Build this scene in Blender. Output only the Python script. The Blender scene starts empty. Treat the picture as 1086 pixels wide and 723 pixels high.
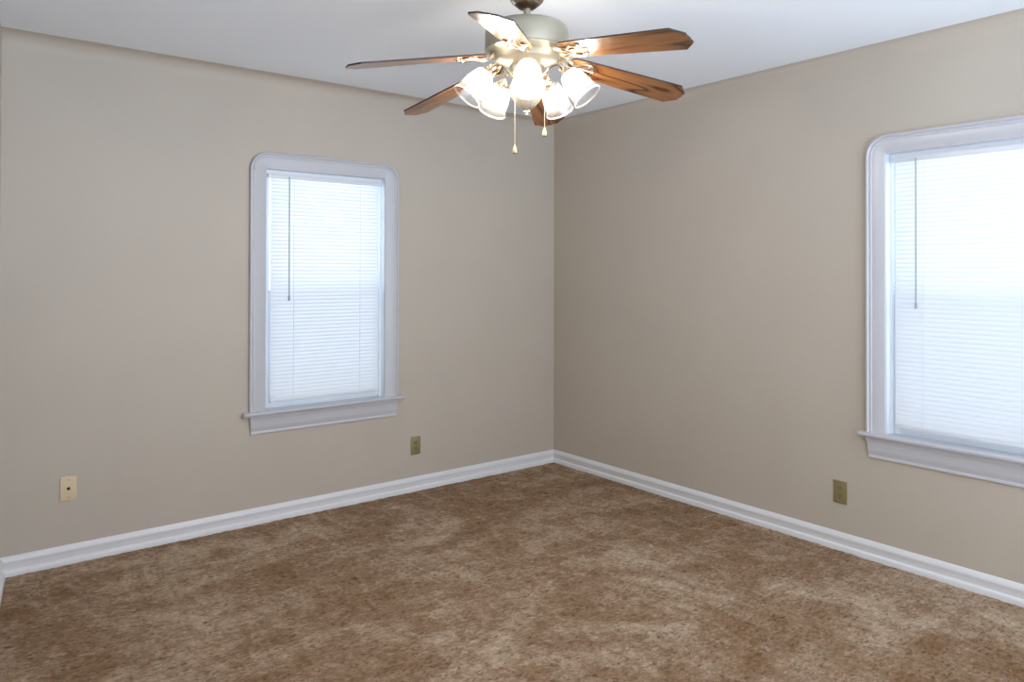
import bpy, math, random
from mathutils import Vector, Matrix
random.seed(7)
S = bpy.context.scene
PI = math.pi
W, H = 1086, 723

# ------------------------------------------------------------------ camera
F_PX, YAW, PITCH, ROLL = 784.7, 0.6671, 0.0083, 0.0023
CAM = Vector((-3.6487, -4.1285, 1.4083))
fw = Vector((math.sin(YAW)*math.cos(PITCH), math.cos(YAW)*math.cos(PITCH), math.sin(PITCH)))
rt = Vector((math.cos(YAW), -math.sin(YAW), 0.0))
up = rt.cross(fw)
r2 = rt*math.cos(ROLL) + up*math.sin(ROLL)
u2 = -rt*math.sin(ROLL) + up*math.cos(ROLL)
cd = bpy.data.cameras.new('camera'); cam = bpy.data.objects.new('camera', cd)
S.collection.objects.link(cam); S.camera = cam
cam.matrix_world = Matrix(((r2.x, u2.x, -fw.x, CAM.x), (r2.y, u2.y, -fw.y, CAM.y), (r2.z, u2.z, -fw.z, CAM.z), (0, 0, 0, 1)))
cd.sensor_fit = 'HORIZONTAL'; cd.sensor_width = 36.0
cd.lens = 36.0*F_PX/W
cd.shift_y = -80.71/W
cd.clip_start = 0.05

# ------------------------------------------------------------------ world / exposure
SKY_STRENGTH = 2.85
LAMP_WATT = 5.2
wd = bpy.data.worlds.new('overcast_sky'); S.world = wd; wd.use_nodes = True
n = wd.node_tree.nodes; l = wd.node_tree.links
bg = n['Background']; tc = n.new('ShaderNodeTexCoord'); sx = n.new('ShaderNodeSeparateXYZ'); rp = n.new('ShaderNodeValToRGB')
mr = n.new('ShaderNodeMapRange'); mr.inputs[1].default_value = -0.35; mr.inputs[2].default_value = 0.6
l.new(tc.outputs['Generated'], sx.inputs[0]); l.new(sx.outputs[2], mr.inputs[0]); l.new(mr.outputs[0], rp.inputs[0]); l.new(rp.outputs[0], bg.inputs[0])
rp.color_ramp.elements[0].position = 0.12; rp.color_ramp.elements[0].color = (1.30, 1.55, 1.92, 1)   # bluish light from below the horizon, added to brighten the ceiling
rp.color_ramp.elements[1].position = 1.0; rp.color_ramp.elements[1].color = (0.62, 0.68, 0.74, 1)
e = rp.color_ramp.elements.new(0.42); e.color = (0.76, 0.85, 0.95, 1)
bg.inputs[1].default_value = SKY_STRENGTH
S.view_settings.view_transform = 'Standard'; S.view_settings.look = 'None'
S.view_settings.exposure = 0.13; S.view_settings.gamma = 1.0; S.view_settings.use_curve_mapping = False
cy = S.cycles
cy.use_denoising = True
cy.max_bounces = 10; cy.diffuse_bounces = 6; cy.glossy_bounces = 4; cy.transmission_bounces = 8; cy.transparent_max_bounces = 16
cy.sample_clamp_indirect = 6.0; cy.caustics_reflective = False; cy.caustics_refractive = False

# ------------------------------------------------------------------ materials
def mat(name, col, rough=0.5, metal=0.0, **kw):
    m = bpy.data.materials.new(name); m.use_nodes = True
    b = m.node_tree.nodes['Principled BSDF']
    b.inputs['Base Color'].default_value = (*col, 1); b.inputs['Roughness'].default_value = rough; b.inputs['Metallic'].default_value = metal
    for k, v in kw.items():
        b.inputs[k.replace('_', ' ')].default_value = v
    return m
def nodes(m):
    return m.node_tree.nodes, m.node_tree.links, m.node_tree.nodes['Principled BSDF']
def noise(N, L, vec, scale, detail=4, rough=.5, dist=0.0):
    t = N.new('ShaderNodeTexNoise'); t.inputs['Scale'].default_value = scale; t.inputs['Detail'].default_value = detail
    t.inputs['Roughness'].default_value = rough; t.inputs['Distortion'].default_value = dist
    if vec is not None: L.new(vec, t.inputs['Vector'])
    return t
def mapping(N, L, src, scale=(1, 1, 1), rot=(0, 0, 0)):
    mp = N.new('ShaderNodeMapping'); mp.inputs['Scale'].default_value = scale; mp.inputs['Rotation'].default_value = rot
    L.new(src, mp.inputs['Vector']); return mp.outputs[0]
def ramp(N, L, src, stops):
    r = N.new('ShaderNodeValToRGB'); L.new(src, r.inputs[0]); el = r.color_ramp.elements
    while len(el) < len(stops): el.new(0.5)
    for e, (p, c) in zip(el, stops):
        e.position = p; e.color = (*c, 1) if not isinstance(c, float) else (c, c, c, 1)
    return r.outputs[0]
def mixc(N, L, fac, a, b, mode='MIX'):
    x = N.new('ShaderNodeMix'); x.data_type = 'RGBA'; x.blend_type = mode
    for s, v in ((x.inputs[0], fac), (x.inputs[6], a), (x.inputs[7], b)):
        if isinstance(v, (int, float)): s.default_value = v
        elif isinstance(v, tuple): s.default_value = (*v, 1)
        else: L.new(v, s)
    return x.outputs[2]
def bump(N, L, b, h, strength, dist):
    bp = N.new('ShaderNodeBump'); bp.inputs['Strength'].default_value = strength; bp.inputs['Distance'].default_value = dist
    L.new(h, bp.inputs['Height']); L.new(bp.outputs[0], b.inputs['Normal']); return bp

def paint(name, col, var, rough, bumpd):
    m = mat(name, col, rough); N, L, b = nodes(m)
    t = N.new('ShaderNodeTexCoord'); o = t.outputs['Object']
    a = noise(N, L, o, 2.3, 3)
    c = ramp(N, L, a.outputs[0], [(0.3, tuple(x*(1-var) for x in col)), (0.7, tuple(x*(1+var) for x in col))])
    L.new(c, b.inputs['Base Color'])
    h = noise(N, L, o, 160, 3); bump(N, L, b, h.outputs[0], 0.25, bumpd)
    return m
M_WALL = paint('greige_wall_paint', (0.515, 0.455, 0.378), 0.02, 0.55, 0.002)
M_CEIL = paint('ceiling_paint', (0.905, 0.945, 0.99), 0.004, 0.7, 0.002)
M_TRIM = paint('white_trim_paint', (0.76, 0.76, 0.775), 0.01, 0.28, 0.0004)
M_CASING = paint('darker_casing_tone', (0.54, 0.54, 0.565), 0.01, 0.28, 0.0004)  # window casings use a darker base colour than the baseboards
M_SASH = mat('white_sash_vinyl', (0.80, 0.84, 0.88), 0.35)
M_RAIL = mat('white_blind_rail', (0.72, 0.73, 0.77), 0.35)
M_WAND = mat('clear_grey_wand', (0.36, 0.37, 0.40), 0.25)
M_CORD = mat('white_cord', (0.85, 0.86, 0.88), 0.7)
M_IVORY = mat('ivory_plastic', (0.70, 0.56, 0.36), 0.35)
M_BRASSY = mat('antique_brass_plate', (0.30, 0.255, 0.115), 0.38, 0.35)
M_OUTLET = mat('brown_receptacle', (0.25, 0.19, 0.10), 0.4)
M_DARK = mat('black_slot', (0.01, 0.008, 0.006), 0.5)
M_SCREW = mat('screw_metal', (0.35, 0.27, 0.16), 0.35, 0.8)
M_PEWTER = mat('champagne_pewter', (0.44, 0.40, 0.31), 0.46, 0.6)
M_GOLD = mat('polished_champagne_metal', (0.80, 0.72, 0.58), 0.16, 1.0)
M_CANOPY = mat('polished_dark_bronze', (0.60, 0.54, 0.44), 0.14, 1.0)
M_RECESS = mat('dark_brown_recess', (0.07, 0.028, 0.008), 0.3)
M_FOB = mat('pale_wood_fob', (0.70, 0.50, 0.30), 0.35)
M_CHAIN = mat('brass_chain', (0.66, 0.55, 0.42), 0.4, 0.5)

def slat_material():
    m = bpy.data.materials.new('translucent_white_slat'); m.use_nodes = True
    N, L = m.node_tree.nodes, m.node_tree.links; N.clear()
    out = N.new('ShaderNodeOutputMaterial'); d = N.new('ShaderNodeBsdfDiffuse'); t = N.new('ShaderNodeBsdfTranslucent'); mx = N.new('ShaderNodeMixShader')
    d.inputs[0].default_value = (0.86, 0.87, 0.90, 1); t.inputs[0].default_value = (0.90, 0.92, 0.94, 1); mx.inputs[0].default_value = 0.33
    L.new(d.outputs[0], mx.inputs[1]); L.new(t.outputs[0], mx.inputs[2]); L.new(mx.outputs[0], out.inputs[0])
    return m
M_SLAT = slat_material()
def pane_material(name, refl, tint, solid=None, amount=0.0):
    m = bpy.data.materials.new(name); m.use_nodes = True
    N, L = m.node_tree.nodes, m.node_tree.links; N.clear()
    out = N.new('ShaderNodeOutputMaterial'); t = N.new('ShaderNodeBsdfTransparent'); mx = N.new('ShaderNodeMixShader')
    t.inputs[0].default_value = (*tint, 1)
    g = N.new('ShaderNodeBsdfGlossy') if solid is None else N.new('ShaderNodeBsdfDiffuse')
    g.inputs[0].default_value = (1, 1, 1, 1) if solid is None else (*solid, 1)
    if solid is None: g.inputs['Roughness'].default_value = 0.03
    mx.inputs[0].default_value = refl if solid is None else amount
    L.new(t.outputs[0], mx.inputs[1]); L.new(g.outputs[0], mx.inputs[2]); L.new(mx.outputs[0], out.inputs[0])
    return m
M_GLASS = pane_material('window_glass', 0.06, (0.82, 0.845, 0.85))
M_SCREEN = pane_material('insect_mesh', 0, (1, 1, 1), (0.10, 0.11, 0.12), 0.24)

def shade_material():
    # frosted at the neck, clear ribbed glass towards the mouth
    m = bpy.data.materials.new('frosted_ribbed_glass'); m.use_nodes = True
    N, L = m.node_tree.nodes, m.node_tree.links; N.clear()
    out = N.new('ShaderNodeOutputMaterial'); tl = N.new('ShaderNodeBsdfTranslucent')
    tr = N.new('ShaderNodeBsdfTransparent'); gl = N.new('ShaderNodeBsdfGlossy')
    tl.inputs[0].default_value = (0.97, 0.95, 0.92, 1); gl.inputs['Roughness'].default_value = 0.15
    tr.inputs[0].default_value = (1, 1, 1, 1)
    at = N.new('ShaderNodeAttribute'); at.attribute_name = 'axial'
    w = ramp(N, L, at.outputs['Fac'], [(0.0, 0.30), (0.45, 0.16), (0.72, 0.030), (0.945, 0.014), (0.965, 0.20)])
    b = N.new('ShaderNodeMixShader'); c = N.new('ShaderNodeMixShader')
    c.inputs[0].default_value = 0.05
    L.new(w, b.inputs[0]); L.new(tr.outputs[0], b.inputs[1]); L.new(tl.outputs[0], b.inputs[2])
    L.new(b.outputs[0], c.inputs[1]); L.new(gl.outputs[0], c.inputs[2]); L.new(c.outputs[0], out.inputs[0])
    return m
M_SHADE = shade_material()
def bulb_material():
    # clear-frosted lit bulb: lets its own lamp's light out
    m = bpy.data.materials.new('lit_bulb'); m.use_nodes = True
    N, L = m.node_tree.nodes, m.node_tree.links; N.clear()
    out = N.new('ShaderNodeOutputMaterial'); t = N.new('ShaderNodeBsdfTransparent'); e = N.new('ShaderNodeEmission'); a = N.new('ShaderNodeAddShader')
    t.inputs[0].default_value = (0.95, 0.95, 0.95, 1); e.inputs[0].default_value = (1.0, 0.93, 0.84, 1); e.inputs[1].default_value = 8
    L.new(t.outputs[0], a.inputs[0]); L.new(e.outputs[0], a.inputs[1]); L.new(a.outputs[0], out.inputs[0])
    return m
M_BULB = bulb_material()

def wood(name, base, dark, light):
    m = mat(name, base, 0.22); N, L, b = nodes(m)
    t = N.new('ShaderNodeTexCoord'); oi = N.new('ShaderNodeObjectInfo'); ad = N.new('ShaderNodeVectorMath'); ad.operation = 'ADD'
    L.new(t.outputs['Object'], ad.inputs[0]); L.new(oi.outputs['Random'], ad.inputs[1]); o = ad.outputs[0]
    # cathedral figure: stretched noise folded into soft bands
    nz = noise(N, L, mapping(N, L, o, (2.2, 15.0, 15.0)), 1.0, 1, .4, 0.25)
    mu = N.new('ShaderNodeMath'); mu.operation = 'MULTIPLY'; mu.inputs[1].default_value = 4.5; L.new(nz.outputs[0], mu.inputs[0])
    pg = N.new('ShaderNodeMath'); pg.operation = 'PINGPONG'; pg.inputs[1].default_value = 0.5; L.new(mu.outputs[0], pg.inputs[0])
    c1 = ramp(N, L, pg.outputs[0], [(0.0, dark), (0.22, base), (0.5, light)])
    g = noise(N, L, mapping(N, L, o, (10, 300, 300)), 1.0, 3, .6)
    c2 = ramp(N, L, g.outputs[0], [(0.35, 0.60), (0.62, 1.0)])
    c = mixc(N, L, 0.55, c1, c2, 'MULTIPLY')
    L.new(c, b.inputs['Base Color']); b.inputs['Coat Weight'].default_value = 0.3; b.inputs['Coat Roughness'].default_value = 0.10
    return m
M_BLADE = wood('stained_oak', (0.225, 0.092, 0.032), (0.060, 0.021, 0.008), (0.275, 0.125, 0.048))
M_BLADETOP = mat('dark_walnut_edge', (0.035, 0.016, 0.012), 0.3)

def carpet():
    m = mat('brown_plush_carpet', (0.2, 0.13, 0.08), 0.95); N, L, b = nodes(m)
    b.inputs['Specular IOR Level'].default_value = 0.1
    t = N.new('ShaderNodeTexCoord'); o = t.outputs['Object']
    def mth(op, a, v):
        k = N.new('ShaderNodeMath'); k.operation = op
        for q, x in enumerate((a, v)):
            if isinstance(x, (int, float)): k.inputs[q].default_value = x
            else: L.new(x, k.inputs[q])
        return k.outputs[0]
    n1 = noise(N, L, mapping(N, L, o, (1.0, 1.7, 1), (0, 0, 0.5)), 1.5, 7, .66, 0.9)
    n2 = noise(N, L, mapping(N, L, o, (1.5, 0.7, 1), (0, 0, -0.5)), 5.5, 6, .7, 1.2)
    n3 = noise(N, L, mapping(N, L, o, (0.8, 1.9, 1), (0, 0, 0.25)), 17, 4, .7, 1.0)
    f = mth('ADD', mth('MULTIPLY', n1.outputs[0], 0.46), mth('ADD', mth('MULTIPLY', n2.outputs[0], 0.32), mth('MULTIPLY', n3.outputs[0], 0.22)))
    c = ramp(N, L, f, [(0.40, (0.225, 0.130, 0.068)), (0.49, (0.305, 0.202, 0.132)), (0.585, (0.47, 0.355, 0.262))])
    wob = noise(N, L, o, 28, 3, .6)
    wv = N.new('ShaderNodeVectorMath'); wv.operation = 'MULTIPLY_ADD'; wv.inputs[1].default_value = (0.03, 0.03, 0.0)
    L.new(wob.outputs['Color'], wv.inputs[0]); L.new(o, wv.inputs[2])
    vo = N.new('ShaderNodeTexVoronoi'); vo.inputs['Scale'].default_value = 62; L.new(mapping(N, L, wv.outputs[0], (1, 1.7, 1), (0, 0, 0.9)), vo.inputs['Vector'])
    sp = N.new('ShaderNodeSeparateColor'); L.new(vo.outputs['Color'], sp.inputs[0])
    cv = ramp(N, L, sp.outputs[0], [(0.0, 0.60), (0.12, 0.88), (0.7, 1.02), (1.0, 1.20)])
    c = mixc(N, L, 1.0, c, cv, 'MULTIPLY')
    f1 = noise(N, L, mapping(N, L, wv.outputs[0], (1, 2.0, 1), (0, 0, 0.4)), 46, 4, .75, 0.9)
    c2 = ramp(N, L, f1.outputs[0], [(0.315, 0.10), (0.385, 0.74), (0.50, 1.0), (0.66, 1.22)])
    c = mixc(N, L, 0.9, c, c2, 'MULTIPLY')
    hue = noise(N, L, o, 30, 3, .6)
    ch = ramp(N, L, hue.outputs[0], [(0.35, (1.0, 0.95, 0.93)), (0.65, (0.98, 0.99, 0.90))])
    c = mixc(N, L, 0.8, c, ch, 'MULTIPLY')
    L.new(c, b.inputs['Base Color'])
    bump(N, L, b, f1.outputs[0], 0.6, 0.006)
    return m
M_CARPET = carpet()

# ------------------------------------------------------------------ mesh helpers
class MB:
    def __init__(s): s.v = []; s.f = []; s.m = []
    def add(s, vs, fs, mi=0):
        k = len(s.v); s.v += [tuple(p) for p in vs]; s.f += [tuple(i+k for i in f) for f in fs]; s.m += [mi]*len(fs); return s
    def box(s, x0, x1, y0, y1, z0, z1, mi=0):
        vs = [(x, y, z) for z in (z0, z1) for y in (y0, y1) for x in (x0, x1)]
        return s.add(vs, [(0, 2, 3, 1), (4, 5, 7, 6), (0, 1, 5, 4), (2, 6, 7, 3), (0, 4, 6, 2), (1, 3, 7, 5)], mi)
    def sweep(s, rings, closed_ring=True, cap=True, loop=False, mi=0):
        k = len(rings[0]); vs = [p for r in rings for p in r]; fs = []
        R = len(rings)
        for i in range(R if loop else R-1):
            j = (i+1) % R
            for a in range(k if closed_ring else k-1):
                b = (a+1) % k
                fs.append((i*k+a, i*k+b, j*k+b, j*k+a))
        if cap and closed_ring and not loop:
            fs.append(tuple(range(k-1, -1, -1))); fs.append(tuple((R-1)*k+i for i in range(k)))
        return s.add(vs, fs, mi)
    def lathe(s, prof, n=40, M=None, cap=False, mi=0, flute=None):
        rings = []
        for q, (r, z) in enumerate(prof):
            ring = []
            for a in range(n):
                t = 2*PI*a/n; rr = r
                if flute: rr = r*(1+flute[1]*math.cos(flute[0]*t)*min(1, flute[2](q/(len(prof)-1))))
                p = Vector((rr*math.cos(t), rr*math.sin(t), z))
                ring.append(M @ p if M else p)
            rings.append(ring)
        return s.sweep(rings, True, cap, False, mi)
    def tube(s, pts, rad, n=10, cap=True, loop=False, mi=0, flat=1.0):
        pts = [Vector(p) for p in pts]; R = len(pts); rings = []
        rad = rad if isinstance(rad, (list, tuple)) else [rad]*R
        prev = None
        for i, p in enumerate(pts):
            if loop: d = pts[(i+1) % R]-pts[i-1]
            else: d = pts[min(i+1, R-1)]-pts[max(i-1, 0)]
            d.normalize()
            if prev is None:
                a = Vector((0, 0, 1)) if abs(d.z) < .9 else Vector((1, 0, 0))
                u = (a - d*a.dot(d)).normalized()
            else: u = (prev - d*prev.dot(d)).normalized()
            prev = u; v = d.cross(u)
            rings.append([p + u*(rad[i]*flat*math.cos(2*PI*k/n)) + v*(rad[i]*math.sin(2*PI*k/n)) for k in range(n)])
        return s.sweep(rings, True, cap, loop, mi)
    def build(s, name, mats, parent=None, angle=35, bevel=0, loc=None, rot=None):
        me = bpy.data.meshes.new(name); me.from_pydata(s.v, [], s.f)
        for m in (mats if isinstance(mats, (list, tuple)) else [mats]): me.materials.append(m)
        for p, mi in zip(me.polygons, s.m): p.material_index = mi
        import bmesh
        bm = bmesh.new(); bm.from_mesh(me); bmesh.ops.remove_doubles(bm, verts=bm.verts, dist=1e-6)
        bmesh.ops.recalc_face_normals(bm, faces=bm.faces)
        if bevel:
            es = [e for e in bm.edges if len(e.link_faces) == 2 and e.calc_face_angle(0) > math.radians(50)]
            bmesh.ops.bevel(bm, geom=es, offset=bevel, segments=2, profile=0.6, affect='EDGES', clamp_overlap=True)
        for f in bm.faces: f.smooth = True
        for e in bm.edges:
            e.smooth = len(e.link_faces) == 2 and e.calc_face_angle(0) < math.radians(angle)
        bm.to_mesh(me); bm.free(); me.update()
        o = bpy.data.objects.new(name, me); S.collection.objects.link(o)
        if parent: o.parent = parent
        if loc: o.location = loc
        if rot: o.rotation_euler = rot
        return o
def spline(pts, n=8):
    P = [Vector(p) for p in pts]; P = [P[0]*2-P[1]] + P + [P[-1]*2-P[-2]]; out = []
    for i in range(1, len(P)-2):
        for k in range(n):
            t = k/n; a, b, c, d = P[i-1:i+3]
            out.append(0.5*((2*b)+(c-a)*t+(2*a-5*b+4*c-d)*t*t+(3*b-a-3*c+d)*t**3))
    out.append(P[-2]); return out
def empty(name, loc, rz=0):
    o = bpy.data.objects.new(name, None); o.empty_display_size = 0.1; S.collection.objects.link(o)
    o.location = loc; o.rotation_euler = (0, 0, rz); return o
def tag(o, label=None, cat=None, group=None, kind=None):
    if label: o['label'] = label
    if cat: o['category'] = cat
    if group: o['group'] = group
    if kind: o['kind'] = kind
    return o
def link_copy(o, parent=None):
    c = o.copy(); S.collection.objects.link(c)
    if parent: c.parent = parent
    for ch in list(o.children): link_copy(ch, c)
    return c

# ------------------------------------------------------------------ room shell
HC = 2.510            # flat ceiling height; a plaster cove of COVE radius runs down to the walls
COVE = 0.070
YB = -5.0             # near end of the room, behind the camera
TW = 0.14             # wall thickness
WIN_HALF, WIN_Z0, WIN_Z1 = 0.3735, 0.60, 1.98
HOLE, HZ0, HZ1 = WIN_HALF+0.018, 0.58, WIN_Z1+0.018
WA, WB = -1.789, -2.8065     # centre of each window along its wall
LX0 = -3.393; LSL = 0.118    # entry wall line: x = LX0 + LSL*y
lx = lambda y: LX0 + LSL*y

def wall_hole(xs, zs, y0, y1, to):
    mb = MB()
    for i in range(3):
        for k in range(3):
            if i == 1 and k == 1: continue
            vs = [to(x, y, z) for z in (zs[k], zs[k+1]) for y in (y0, y1) for x in (xs[i], xs[i+1])]
            fs = [(0, 1, 5, 4), (2, 6, 7, 3)]
            if i == 0 or (i == 2 and k == 1): fs.append((0, 4, 6, 2))
            if i == 2 or (i == 0 and k == 1): fs.append((1, 3, 7, 5))
            if k == 0 or (k == 2 and i == 1): fs.append((0, 2, 3, 1))
            if k == 2 or (k == 0 and i == 1): fs.append((4, 5, 7, 6))
            mb.add(vs, fs)
    return mb
tag(wall_hole([LX0-0.3, WA-HOLE, WA+HOLE, TW], [-0.05, HZ0, HZ1, HC+0.1], 0, TW, lambda x, y, z: (x, y, z)).build('wall_left', M_WALL), kind='structure')
tag(wall_hole([YB, WB-HOLE, WB+HOLE, 0.0], [-0.05, HZ0, HZ1, HC+0.1], 0, TW, lambda x, y, z: (y, x, z)).build('wall_right', M_WALL), kind='structure')
mb = MB()
mb.add([(lx(0), 0, -0.05), (lx(YB), YB, -0.05), (lx(YB)-TW, YB, -0.05), (lx(0)-TW, 0, -0.05),
        (lx(0), 0, HC+0.1), (lx(YB), YB, HC+0.1), (lx(YB)-TW, YB, HC+0.1), (lx(0)-TW, 0, HC+0.1)],
       [(0, 1, 2, 3), (7, 6, 5, 4), (0, 4, 5, 1), (1, 5, 6, 2), (2, 6, 7, 3), (3, 7, 4, 0)])
tag(mb.build('wall_entry', M_WALL), kind='structure')
# carpeted floor: one mesh, its top a fine uneven pile surface
import numpy as np
def pile_floor():
    rng = np.random.default_rng(5)
    x0, x1, y0, y1, st = lx(YB)-TW, TW, YB, TW, 0.0075
    nx, ny = int((x1-x0)/st)+1, int((y1-y0)/st)+1
    X = np.linspace(x0, x1, nx); Y = np.linspace(y0, y1, ny)
    Z_ = np.zeros((ny, nx))
    for cell, amp in ((0.30, 0.0016), (0.07, 0.0014), (0.026, 0.0022), (0.0135, 0.0030)):
        gx, gy = int((x1-x0)/cell)+3, int((y1-y0)/cell)+3
        G = rng.random((gy, gx)); fx = (X-x0)/cell; fy = (Y-y0)/cell
        ix = fx.astype(int); iy = fy.astype(int); tx = fx-ix; ty = fy-iy
        tx = tx*tx*(3-2*tx); ty = ty*ty*(3-2*ty)
        a = G[iy][:, ix]*(1-tx)+G[iy][:, ix+1]*tx; b_ = G[iy+1][:, ix]*(1-tx)+G[iy+1][:, ix+1]*tx
        Z_ += amp*((a*(1-ty[:, None])+b_*ty[:, None])-1.0)
    V = np.empty((ny*nx+4, 3)); V[:-4, 0] = np.tile(X, ny); V[:-4, 1] = np.repeat(Y, nx); V[:-4, 2] = Z_.ravel()
    V[-4:] = [(x0, y0, -0.1), (x1, y0, -0.1), (x1, y1, -0.1), (x0, y1, -0.1)]
    i = (np.arange(ny-1)[:, None]*nx+np.arange(nx-1)[None, :]).ravel()
    Q = np.stack([i, i+1, i+nx+1, i+nx], 1)
    n0 = ny*nx
    side = [(n0+3, n0+2, n0+1, n0)]
    nf = len(Q)+1
    me = bpy.data.meshes.new('floor'); me.vertices.add(len(V)); me.vertices.foreach_set('co', V.ravel())
    loops = np.concatenate([Q.ravel(), np.array(side).ravel()]).astype(np.int32)
    me.loops.add(len(loops)); me.loops.foreach_set('vertex_index', loops)
    me.polygons.add(nf); me.polygons.foreach_set('loop_start', (np.arange(nf)*4).astype(np.int32))
    me.polygons.foreach_set('use_smooth', np.ones(nf, bool))
    me.update(calc_edges=True); me.validate(); me.materials.append(M_CARPET)
    o = bpy.data.objects.new('floor', me); S.collection.objects.link(o); return o
tag(pile_floor(), kind='structure')
# ceiling slab; a plaster cove runs along the two window walls
mb = MB(); mb.box(lx(YB)-TW, TW, YB, TW, HC, HC+0.10)
ring = []
for k in range(9):
    a = PI/2*k/8
    d = COVE*(1-math.sin(a)); z = HC-COVE*(1-math.cos(a)) if k else HC
    # a=0 -> at distance COVE, height HC ; a=90 -> at the wall, height HC-COVE
    ring.append([(lx(-d), -d, z), (-d, -d, z), (-d, YB, z)])
tag(mb.build('ceiling', M_CEIL, angle=40), kind='structure')
mb = MB(); mb.sweep(ring, closed_ring=False, cap=False)
tag(mb.build('trim_1', M_WALL, angle=40), kind='structure')

# baseboards: profile = (distance from wall, height)
BP = [(0, -0.012), (0.0165, -0.012), (0.0170, 0.006), (0.0165, 0.013), (0.0145, 0.020), (0.0095, 0.0245), (0.0065, 0.027),
      (0.0075, 0.040), (0.0100, 0.052), (0.0130, 0.060), (0.0135, 0.063), (0.0110, 0.070), (0.0060, 0.083), (0.0030, 0.087), (0, 0.087)]
def baseboard(name, f0, f1):
    MB().sweep([[f0(d, z) for d, z in BP], [f1(d, z) for d, z in BP]]).build(name, M_TRIM, angle=30)
    tag(S.objects[name], kind='structure')
baseboard('baseboard_left', lambda d, z: (lx(-d)+d, -d, z), lambda d, z: (-d, -d, z))
baseboard('baseboard_right', lambda d, z: (-d, -d, z), lambda d, z: (-d, YB, z))
baseboard('baseboard_entry', lambda d, z: (lx(-d)+1.8*d, -d, z), lambda d, z: (lx(YB)+1.8*d, YB, z))

# ------------------------------------------------------------------ windows (local: x right, y outward, z up)
CW = 0.093            # casing width
CP = [(0, 0), (0, 0.021), (0.003, 0.025), (0.010, 0.026), (0.014, 0.0225), (0.0165, 0.0185), (0.020, 0.0205), (0.026, 0.0205), (0.030, 0.0175),
      (0.078, 0.0160), (0.082, 0.0140), (0.089, 0.0135), (0.093, 0.0100), (0.093, 0)]   # (inset from outer edge, thickness)
def make_window(name, loc, rz):
    root = tag(empty(name, loc, rz), kind='structure')
    ho, zt, R = WIN_HALF+CW, WIN_Z1+CW, 0.100
    zj = WIN_Z1-0.002
    for s in (-1, 1):
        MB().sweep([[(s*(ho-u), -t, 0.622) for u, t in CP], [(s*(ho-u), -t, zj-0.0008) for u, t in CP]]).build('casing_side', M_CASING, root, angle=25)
    rings = []
    def station(fn): rings.append([fn(u, t) for u, t in CP])
    station(lambda u, t: (-(ho-u), -t, zj))
    for k in range(13):
        a = PI/2*k/12
        station(lambda u, t, a=a: (-(ho-R) - max(R-u, 0.003)*math.cos(a) - 0, -t, zt-R + max(R-u, 0.003)*math.sin(a)))
    for k in range(12, -1, -1):
        a = PI/2*k/12
        station(lambda u, t, a=a: ((ho-R) + max(R-u, 0.003)*math.cos(a), -t, zt-R + max(R-u, 0.003)*math.sin(a)))
    station(lambda u, t: ((ho-u), -t, zj))
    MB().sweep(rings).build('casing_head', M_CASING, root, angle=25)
    # jamb lining
    w, d0, d1 = WIN_HALF, 0.0, TW
    jb = MB(); jb.box(-w-0.016, -w, d0, d1, 0.60, WIN_Z1+0.016); jb.box(w, w+0.016, d0, d1, 0.60, WIN_Z1+0.016); jb.box(-w, w, d0, d1, WIN_Z1, WIN_Z1+0.016)
    for sx in (-1, 1):   # stops
        a, b = sorted((sx*w, sx*(w-0.012))); jb.box(a, b, 0.036, 0.052, 0.622, WIN_Z1)
    jb.box(-w+0.012, w-0.012, 0.033, 0.052, WIN_Z1-0.040, WIN_Z1)
    jb.build('jamb', M_SASH, root)
    # stool with rounded nose and horns, apron below
    nose = [(0.052, 0.622), (-0.040, 0.622), (-0.046, 0.619), (-0.048, 0.613), (-0.046, 0.607), (-0.040, 0.604), (-0.038, 0.599), (-0.030, 0.597), (0.0, 0.597), (0.0, 0.60), (0.052, 0.60)]
    st = MB()
    sec = lambda x, ys: [(x, y, z) for y, z in ys]
    body = [(y if y <= 0 else 0.0, z) for y, z in nose]
    st.sweep([sec(-0.500, [(max(y, -0.040) if y < 0 else 0.0, z) for y, z in nose]), sec(-0.494, body), sec(0.494, body), sec(0.500, [(max(y, -0.040) if y < 0 else 0.0, z) for y, z in nose])])
    st.box(-w, w, -0.001, 0.052, 0.60, 0.622)
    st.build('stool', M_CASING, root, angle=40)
    ap = [(0, 0.597), (-0.028, 0.597), (-0.027, 0.588), (-0.022, 0.580), (-0.0195, 0.572), (-0.019, 0.545), (-0.0165, 0.530), (-0.012, 0.520), (-0.0105, 0.512), (-0.013, 0.506), (-0.013, 0.499), (-0.010, 0.497), (0, 0.497)]
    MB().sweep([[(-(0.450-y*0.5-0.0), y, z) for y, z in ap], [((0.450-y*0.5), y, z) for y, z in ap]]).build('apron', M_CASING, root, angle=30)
    # sashes: lower one inside, upper one outside
    zm = 1.275
    def sash(nm, y0, y1, z0, z1, sw, tr, br):
        s = MB(); a = w-0.002
        s.box(-a, -a+sw, y0, y1, z0, z1); s.box(a-sw, a, y0, y1, z0, z1)
        s.box(-a+sw, a-sw, y0, y1, z0, z0+br); s.box(-a+sw, a-sw, y0, y1, z1-tr, z1)
        o = s.build(nm, M_SASH, root)
        MB().box(-a+sw, a-sw, (y0+y1)/2-0.002, (y0+y1)/2+0.002, z0+br, z1-tr).build('glass_pane', M_GLASS, o)
    sash('lower_sash', 0.054, 0.084, 0.623, zm+0.020, 0.050, 0.032, 0.046)
    sash('upper_sash', 0.088, 0.118, zm-0.020, WIN_Z1-0.002, 0.050, 0.036, 0.032)
    MB().box(-w+0.004, w-0.004, 0.127, 0.129, 0.623, zm+0.01).build('insect_screen', M_SCREEN, root)
    MB().box(-w, w, 0.0525, TW+0.03, 0.602, 0.622).build('outer_sill', M_SASH, root)
    return root
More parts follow.
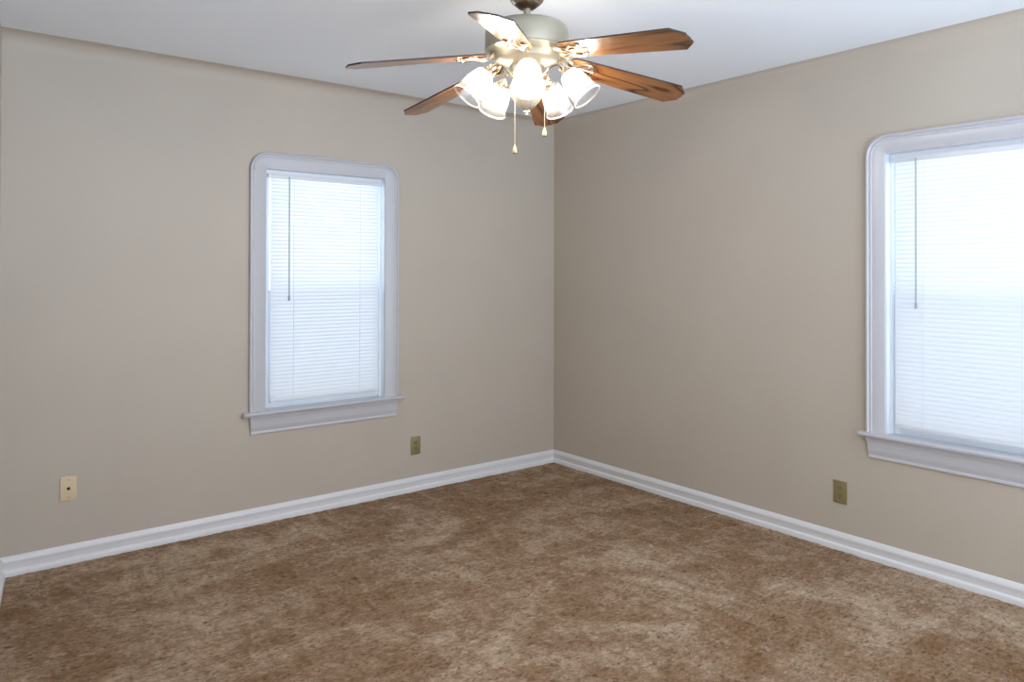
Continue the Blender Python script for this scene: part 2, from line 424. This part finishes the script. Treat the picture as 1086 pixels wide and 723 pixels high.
make_window('window_1', (WA, 0, 0), 0)
make_window('window_2', (0, WB, 0), -PI/2)

# ------------------------------------------------------------------ mini blinds
def make_blind(loc, rz, label):
    root = tag(empty('window_blind', loc, rz), label, 'blind', 'white mini blinds in the windows')
    hw = 0.340; yc = 0.017
    hr = MB()
    hr.box(-0.358, 0.358, yc-0.013, yc+0.013, 1.934, 1.958)
    hr.build('headrail', M_RAIL, root, bevel=0.002)
    sl = MB(); zt, zb, pitch = 1.927, 0.692, 0.0213
    nsl = int(round((zt-zb)/pitch)); tilt = math.radians(24); hw_s = 0.0138
    for i in range(nsl+1):
        z = zt - i*pitch; rows = []
        for x in (-hw, hw):
            row = []
            for k in range(5):
                q = -1+k*0.5; c = 0.0021*(1-q*q)
                # lower edge tips toward the room
                row.append((x, yc + q*hw_s*math.sin(tilt) - c*math.cos(tilt), z + q*hw_s*math.cos(tilt) + c*math.sin(tilt)))
            rows.append(row)
        sl.sweep(rows, closed_ring=False, cap=False)
    sl.build('slats', M_SLAT, root, angle=80)
    MB().box(-hw, hw, yc-0.011, yc+0.011, 0.658, 0.674).build('bottom_rail', M_RAIL, root, bevel=0.003)
    wd_ = MB(); wd_.tube([(-0.237, -0.002, 1.925), (-0.237, -0.003, 1.26)], 0.0034, 6); wd_.tube([(-0.237, -0.0025, 1.262), (-0.237, -0.003, 1.235)], 0.0058, 8)
    wd_.tube([(-0.237, 0.001, 1.945), (-0.237, -0.003, 1.925)], 0.003, 6)
    wd_.build('tilt_wand', M_WAND, root)
    for x in (-0.205, 0.215):
        c = MB(); c.tube([(x, yc-0.0088, 1.937), (x, yc-0.0088, 0.672)], 0.0009, 5)
        for i in range(nsl): 
            z = zt-(i+0.5)*pitch
            c.tube([(x-0.0022, yc-0.0085, z-0.002), (x+0.0022, yc-0.0085, z-0.002)], 0.0016, 5)
        c.build('ladder_cord', M_CORD, root)
    return root
make_blind((WA, 0, 0), 0, 'closed white mini blind in the window left of the room corner, nearer the cable plate')
make_blind((0, WB, 0), -PI/2, 'closed white mini blind in the right-hand window, cut off by the photo edge')

# ------------------------------------------------------------------ wall plates
def plate_mesh(w=0.035, h=0.0575, d=0.006):
    mb = MB(); mb.box(-w, w, -d, 0, -h, h); return mb
def screw(z, parent, m=None, r=0.0032):
    o = MB().lathe([(0.0001, -0.0085), (r*0.7, -0.0083), (r, -0.0072), (r, -0.0055)], 12, Matrix.Rotation(-PI/2, 4, 'X') if False else None)
    o = MB(); M = Matrix.Translation((0, 0, z)) @ Matrix.Rotation(PI/2, 4, 'X')
    o.lathe([(r, 0.0055), (r, 0.0070), (r*0.7, 0.0078), (0.0001, 0.0080)], 12, M)
    return o.build('screw', m or M_SCREW, parent)
def cable_plate(loc, rz):
    r = tag(empty('cable_wall_plate', loc, rz), 'ivory cable wall plate with dark centre jack and two screws, left of the left window', 'wall plate')
    plate_mesh().build('plate', M_IVORY, r, bevel=0.0025)
    screw(0.042, r); screw(-0.042, r)
    MT = Matrix.Rotation(PI/2, 4, 'X')
    j = MB().lathe([(0.0075, 0.0055), (0.0075, 0.009), (0.0058, 0.0095), (0.0055, 0.013), (0.004, 0.0132), (0.0038, 0.010), (0.0001, 0.0098)], 16, MT)
    j.build('coaxial_jack', M_DARK, r)
def outlet(loc, rz, label):
    r = tag(empty('wall_outlet', loc, rz), label, 'outlet', 'duplex outlets low on the walls')
    plate_mesh().build('cover_plate', M_BRASSY, r, bevel=0.003)
    screw(0, r, M_SCREW, 0.003)
    for s in (-1, 1):
        zc = s*0.0195; pts = []
        for k in range(20):
            a = 2*PI*k/20; pts.append((0.0165*math.cos(a), max(-0.0125, min(0.0125, 0.0165*math.sin(a)))))
        f = MB(); f.sweep([[(x, -0.0055, zc+z) for x, z in pts], [(x, -0.0082, zc+z) for x, z in pts]])
        f = f.build('receptacle', M_OUTLET, r)
        h = MB(); h.box(-0.0075, -0.0050, -0.0088, -0.0075, zc-0.001, zc+0.008); h.box(0.0050, 0.0075, -0.0088, -0.0075, zc, zc+0.007)
        h.lathe([(0.0026, 0.0075), (0.0026, 0.0088), (0.0001, 0.0088)], 10, Matrix.Translation((0, 0, zc-0.007)) @ Matrix.Rotation(PI/2, 4, 'X'))
        h.build('slot', M_DARK, f)
cable_plate((-3.115, 0, 0.357), 0)
outlet((-1.185, 0, 0.286), 0, 'tan duplex wall outlet below and right of the left window, near the corner')
outlet((0, -2.200, 0.289), -PI/2, 'tan duplex wall outlet on the right wall, left of and below the right window')

# ------------------------------------------------------------------ ceiling fan
FX = Vector((-1.956, -2.063, 0)); FRZ = -YAW   # local +x = camera right, local +y = away from camera
fan = tag(empty('ceiling_fan', (FX.x, FX.y, HC), FRZ), 'six-blade wooden ceiling fan with pewter motor and five lit glass shades', 'ceiling fan')
Z = lambda z: z-HC
# canopy: open polished bell with a dark collar inside
MB().lathe([(0.072, Z(HC)), (0.072, Z(2.470)), (0.070, Z(2.45)), (0.068, Z(2.41)), (0.064, Z(2.392)), (0.056, Z(2.379)), (0.046, Z(2.371)), (0.043, Z(2.370)), (0.041, Z(2.374))], 48).build('canopy', M_CANOPY, fan, angle=50)
MB().lathe([(0.044, Z(2.378)), (0.040, Z(2.366)), (0.030, Z(2.358)), (0.018, Z(2.356)), (0.012, Z(2.356))], 32, cap=True).build('hanger_ball', M_RECESS, fan, angle=50)
MB().lathe([(0.0125, Z(2.36)), (0.0125, Z(2.318)), (0.021, Z(2.314)), (0.023, Z(2.296))], 24, cap=True).build('downrod', M_PEWTER, fan)
mh = MB().lathe([(0.010, Z(2.299)), (0.075, Z(2.299)), (0.118, Z(2.297)), (0.134, Z(2.292)), (0.144, Z(2.284)), (0.149, Z(2.274)), (0.1515, Z(2.262)),
                 (0.1515, Z(2.215)), (0.150, Z(2.206)), (0.153, Z(2.203)), (0.153, Z(2.199)), (0.146, Z(2.194)), (0.128, Z(2.187)), (0.118, Z(2.178)), (0.112, Z(2.166)), (0.098, Z(2.158)), (0.074, Z(2.153)),
                 (0.064, Z(2.146)), (0.060, Z(2.130)), (0.058, Z(2.124))], 64, cap=True)
mh.build('motor_housing', M_PEWTER, fan, angle=28)

# blades (mesh in blade space: x along the blade, y to its counter-clockwise side)
def blade_mesh():
    x0, x1 = 0.165, 0.650
    top = [(x0, 0.040), (x0+0.012, 0.052), (x0+0.05, 0.055), (x1-0.052, 0.0675), (x1-0.040, 0.0675), (x1-0.006, 0.034), (x1-0.001, 0.028), (x1-0.003, 0.012), (x1, 0.0)]
    out = top + [(x, -y) for x, y in reversed(top[:-1])]
    mb = MB(); t = 0.003; n_ = len(out)
    lo = [(x, y, -t) for x, y in out]; hi = [(x, y, t) for x, y in out]
    mb.add(lo, [tuple(range(n_-1, -1, -1))], 0)
    mb.add(hi, [tuple(range(n_))], 1)
    mb.add(lo+hi, [(i, (i+1) % n_, n_+(i+1) % n_, n_+i) for i in range(n_)], 1)
    return mb
def iron_mesh():
    mb = MB()
    # shank from the motor, dropping then running out under the blade
    sh = spline([(0.100, 0, 0.020), (0.125, 0, 0.012), (0.145, 0, -0.006), (0.168, 0, -0.012), (0.20, 0, -0.010)], 6)
    mb.tube(sh, [0.011]*len(sh), 10, flat=0.55)
    # two scrolls that part and close again round an open eye
    for s in (-1, 1):
        pts = spline([(0.120, s*0.006, 0.010), (0.137, s*0.024, 0.000), (0.158, s*0.033, -0.010), (0.180, s*0.026, -0.012), (0.198, s*0.008, -0.010)], 6)
        mb.tube(pts, [0.0055+0.002*math.sin(PI*i/(len(pts)-1)) for i in range(len(pts))], 8)
        pts = spline([(0.190, s*0.010, -0.008), (0.205, s*0.028, -0.007), (0.228, s*0.039, -0.007), (0.246, s*0.036, -0.007), (0.250, s*0.026, -0.007), (0.240, s*0.021, -0.007)], 6)
        mb.tube(pts, [0.0065-0.002*i/(len(pts)-1) for i in range(len(pts))], 8)
    pts = spline([(0.195, 0, -0.008), (0.225, 0, -0.007), (0.262, 0, -0.007)], 6)
    mb.tube(pts, [0.009-0.003*i/(len(pts)-1) for i in range(len(pts))], 8, flat=0.6)
    for (x, y) in ((0.262, 0), (0.240, 0.030), (0.240, -0.030)):
        mb.lathe([(0.0001, -0.0135), (0.006, -0.012), (0.0085, -0.008), (0.0085, -0.003)], 12, Matrix.Translation((x, y, 0)))
    return mb
Z0, SL = 2.196, 0.166
pitch = math.radians(12.5)
bl_me = ir_me = None
for k, am in enumerate([180, 120, 60, 0, -60, -120]):
    a = math.radians(am) + 0.3349
    sag = SL - 0.020*math.cos(a) + 0.050*math.sin(a)
    pitch = math.radians((7.0, 8.5, 12.5, 12.5, 12.5, 12.5)[k])
    if k == 0:
        b = blade_mesh().build('blade', [M_BLADE, M_BLADETOP], fan, angle=30)
        i_ = iron_mesh().build('blade_iron', M_GOLD, b); bl_me, ir_me = b.data, i_.data
    else:
        b = bpy.data.objects.new('blade', bl_me); S.collection.objects.link(b); b.parent = fan
        i_ = bpy.data.objects.new('blade_iron', ir_me); S.collection.objects.link(i_); i_.parent = b
    b.rotation_mode = 'QUATERNION'
    Rm = Matrix.Rotation(a, 4, 'Z') @ Matrix.Rotation(math.atan(sag), 4, 'Y') @ Matrix.Rotation(-pitch, 4, 'X')
    b.location = (0, 0, Z(Z0)); b.rotation_quaternion = Rm.to_quaternion()

# light kit
def fl(t): return 1.0 if 0.35 < t < 0.9 else 0.0
lk = MB().lathe([(0.056, Z(2.128)), (0.060, Z(2.122)), (0.056, Z(2.114)), (0.040, Z(2.108)), (0.036, Z(2.098)), (0.044, Z(2.088)), (0.060, Z(2.078)), (0.064, Z(2.066)), (0.061, Z(2.050)),
                 (0.052, Z(2.034)), (0.042, Z(2.018)), (0.030, Z(2.004)), (0.018, Z(1.994)), (0.010, Z(1.990))], 60, cap=True, flute=(12, 0.045, fl))
lkit = lk.build('light_kit_body', M_PEWTER, fan, angle=60)
MB().lathe([(0.007, Z(1.991)), (0.010, Z(1.987)), (0.0105, Z(1.983)), (0.006, Z(1.980)), (0.005, Z(1.977)), (0.0085, Z(1.974)), (0.0085, Z(1.970)), (0.004, Z(1.966)), (0.001, Z(1.965))], 20, cap=True).build('finial', M_GOLD, lkit)

def shade_axis():
    p0 = Vector((0.150, 0, Z(2.112))); p1 = Vector((0.224, 0, Z(2.022)))
    return p0, p1
SP = [(0.0265, 0.000), (0.030, 0.004), (0.0345, 0.012), (0.0395, 0.026), (0.0435, 0.042), (0.0465, 0.060), (0.0490, 0.080), (0.0515, 0.098), (0.0535, 0.109), (0.0545, 0.114)]
SPi = [(r-0.0022, z) for r, z in SP]
first = {}
for k, ad in enumerate((-90, -18, 54, 126, 198)):
    a = math.radians(ad)
    p0, p1 = shade_axis(); d = (p1-p0).normalized()
    q = d.to_track_quat('Z', 'Y').to_matrix().to_4x4(); T = Matrix.Translation(p0) @ q
    RZ = Matrix.Rotation(a, 4, 'Z')
    if k == 0:
        sm = MB(); n_ = 64
        prof = SP + [(0.0554, 0.1150), (0.0554, 0.1168), (0.0540, 0.1175)] + list(reversed(SPi))
        sm.lathe(prof, n_, T)
        me_s = sm.build('lamp_shade', M_SHADE, fan, angle=60)
        at = me_s.data.attributes.new('axial', 'FLOAT', 'POINT')
        for vi, v in enumerate(me_s.data.vertices): at.data[vi].value = (v.co-p0).dot(d)/0.1165
        bb = MB().lathe([(0.0001, 0.074), (0.007, 0.073), (0.014, 0.069), (0.019, 0.061), (0.0205, 0.052), (0.018, 0.042), (0.013, 0.033), (0.011, 0.022), (0.011, 0.010)], 24, T)
        me_b = bb.build('bulb', M_BULB, me_s)
        ar = MB()
        pts = spline([(0.045, 0, Z(2.092)), (0.060, 0, Z(2.112)), (0.085, 0, Z(2.138)), (0.115, 0, Z(2.147)), (0.138, 0, Z(2.136)), (0.148, 0, Z(2.117))], 8)
        ar.tube(pts, 0.0055, 10)
        pts = spline([(0.058, 0, Z(2.066)), (0.080, 0, Z(2.058)), (0.094, 0, Z(2.070)), (0.092, 0, Z(2.086)), (0.080, 0, Z(2.088)), (0.076, 0, Z(2.078))], 7)
        ar.tube(pts, [0.0045-0.0015*i/(len(pts)-1) for i in range(len(pts))], 8)
        me_a = ar.build('lamp_arm', M_GOLD, fan)
        so = MB().lathe([(0.006, -0.020), (0.013, -0.019), (0.016, -0.012), (0.017, -0.006), (0.026, -0.001), (0.029, 0.003), (0.0295, 0.009), (0.0275, 0.010)], 28, T)
        me_o = so.build('lamp_socket', M_GOLD, me_a)
        first = dict(s=me_s, b=me_b, a=me_a, o=me_o)
        S_, A_, B_ = me_s, me_a, me_b
    else:
        S_ = first['s'].copy(); B_ = first['b'].copy(); A_ = first['a'].copy(); O_ = first['o'].copy()
        for o in (S_, B_, A_, O_): S.collection.objects.link(o)
        S_.parent = fan; A_.parent = fan; B_.parent = S_; O_.parent = A_
    S_.rotation_euler = (0, 0, a); A_.rotation_euler = (0, 0, a)
    ld = bpy.data.lights.new('bulb_light', 'POINT'); ld.energy = LAMP_WATT; ld.shadow_soft_size = 0.018; ld.color = (1.0, 0.91, 0.80)
    lo = bpy.data.objects.new('bulb_light', ld); S.collection.objects.link(lo); lo.parent = S_
    lo.location = T @ Vector((0, 0, 0.048))

# pull chains
def chain(x, y, z0, z1):
    c = MB(); z = z0
    c.tube([(x, y, Z(z0)), (x, y, Z(z1))], 0.0010, 6)
    while z > z1:
        c.lathe([(0.0002, Z(z)+0.0014), (0.0014, Z(z)), (0.0002, Z(z)-0.0014)], 6, Matrix.Translation((x, y, 0))); z -= 0.0042
    r0 = math.hypot(x, y)
    c.tube(spline([(x*0.030/r0, y*0.030/r0, Z(2.075)), (x*0.9, y*0.9, Z(2.082)), (x, y, Z(2.07)), (x, y, Z(z0))], 5), 0.003, 8)
    c = c.build('pull_chain', M_CHAIN, fan)
    f = MB().lathe([(0.0015, Z(z1)+0.001), (0.004, Z(z1)-0.004), (0.0075, Z(z1)-0.015), (0.0085, Z(z1)-0.022), (0.0070, Z(z1)-0.027), (0.0001, Z(z1)-0.0275)], 20, Matrix.Translation((x, y, 0)))
    f = f.build('pull_fob', M_FOB, c)
    MB().lathe([(0.0072, Z(z1)-0.0262), (0.0055, Z(z1)-0.029), (0.0001, Z(z1)-0.0295)], 16, Matrix.Translation((x, y, 0))).build('fob_tip', M_RECESS, f)
chain(-0.043, -0.072, 2.05, 1.850)
chain(0.062, -0.062, 2.05, 1.913)
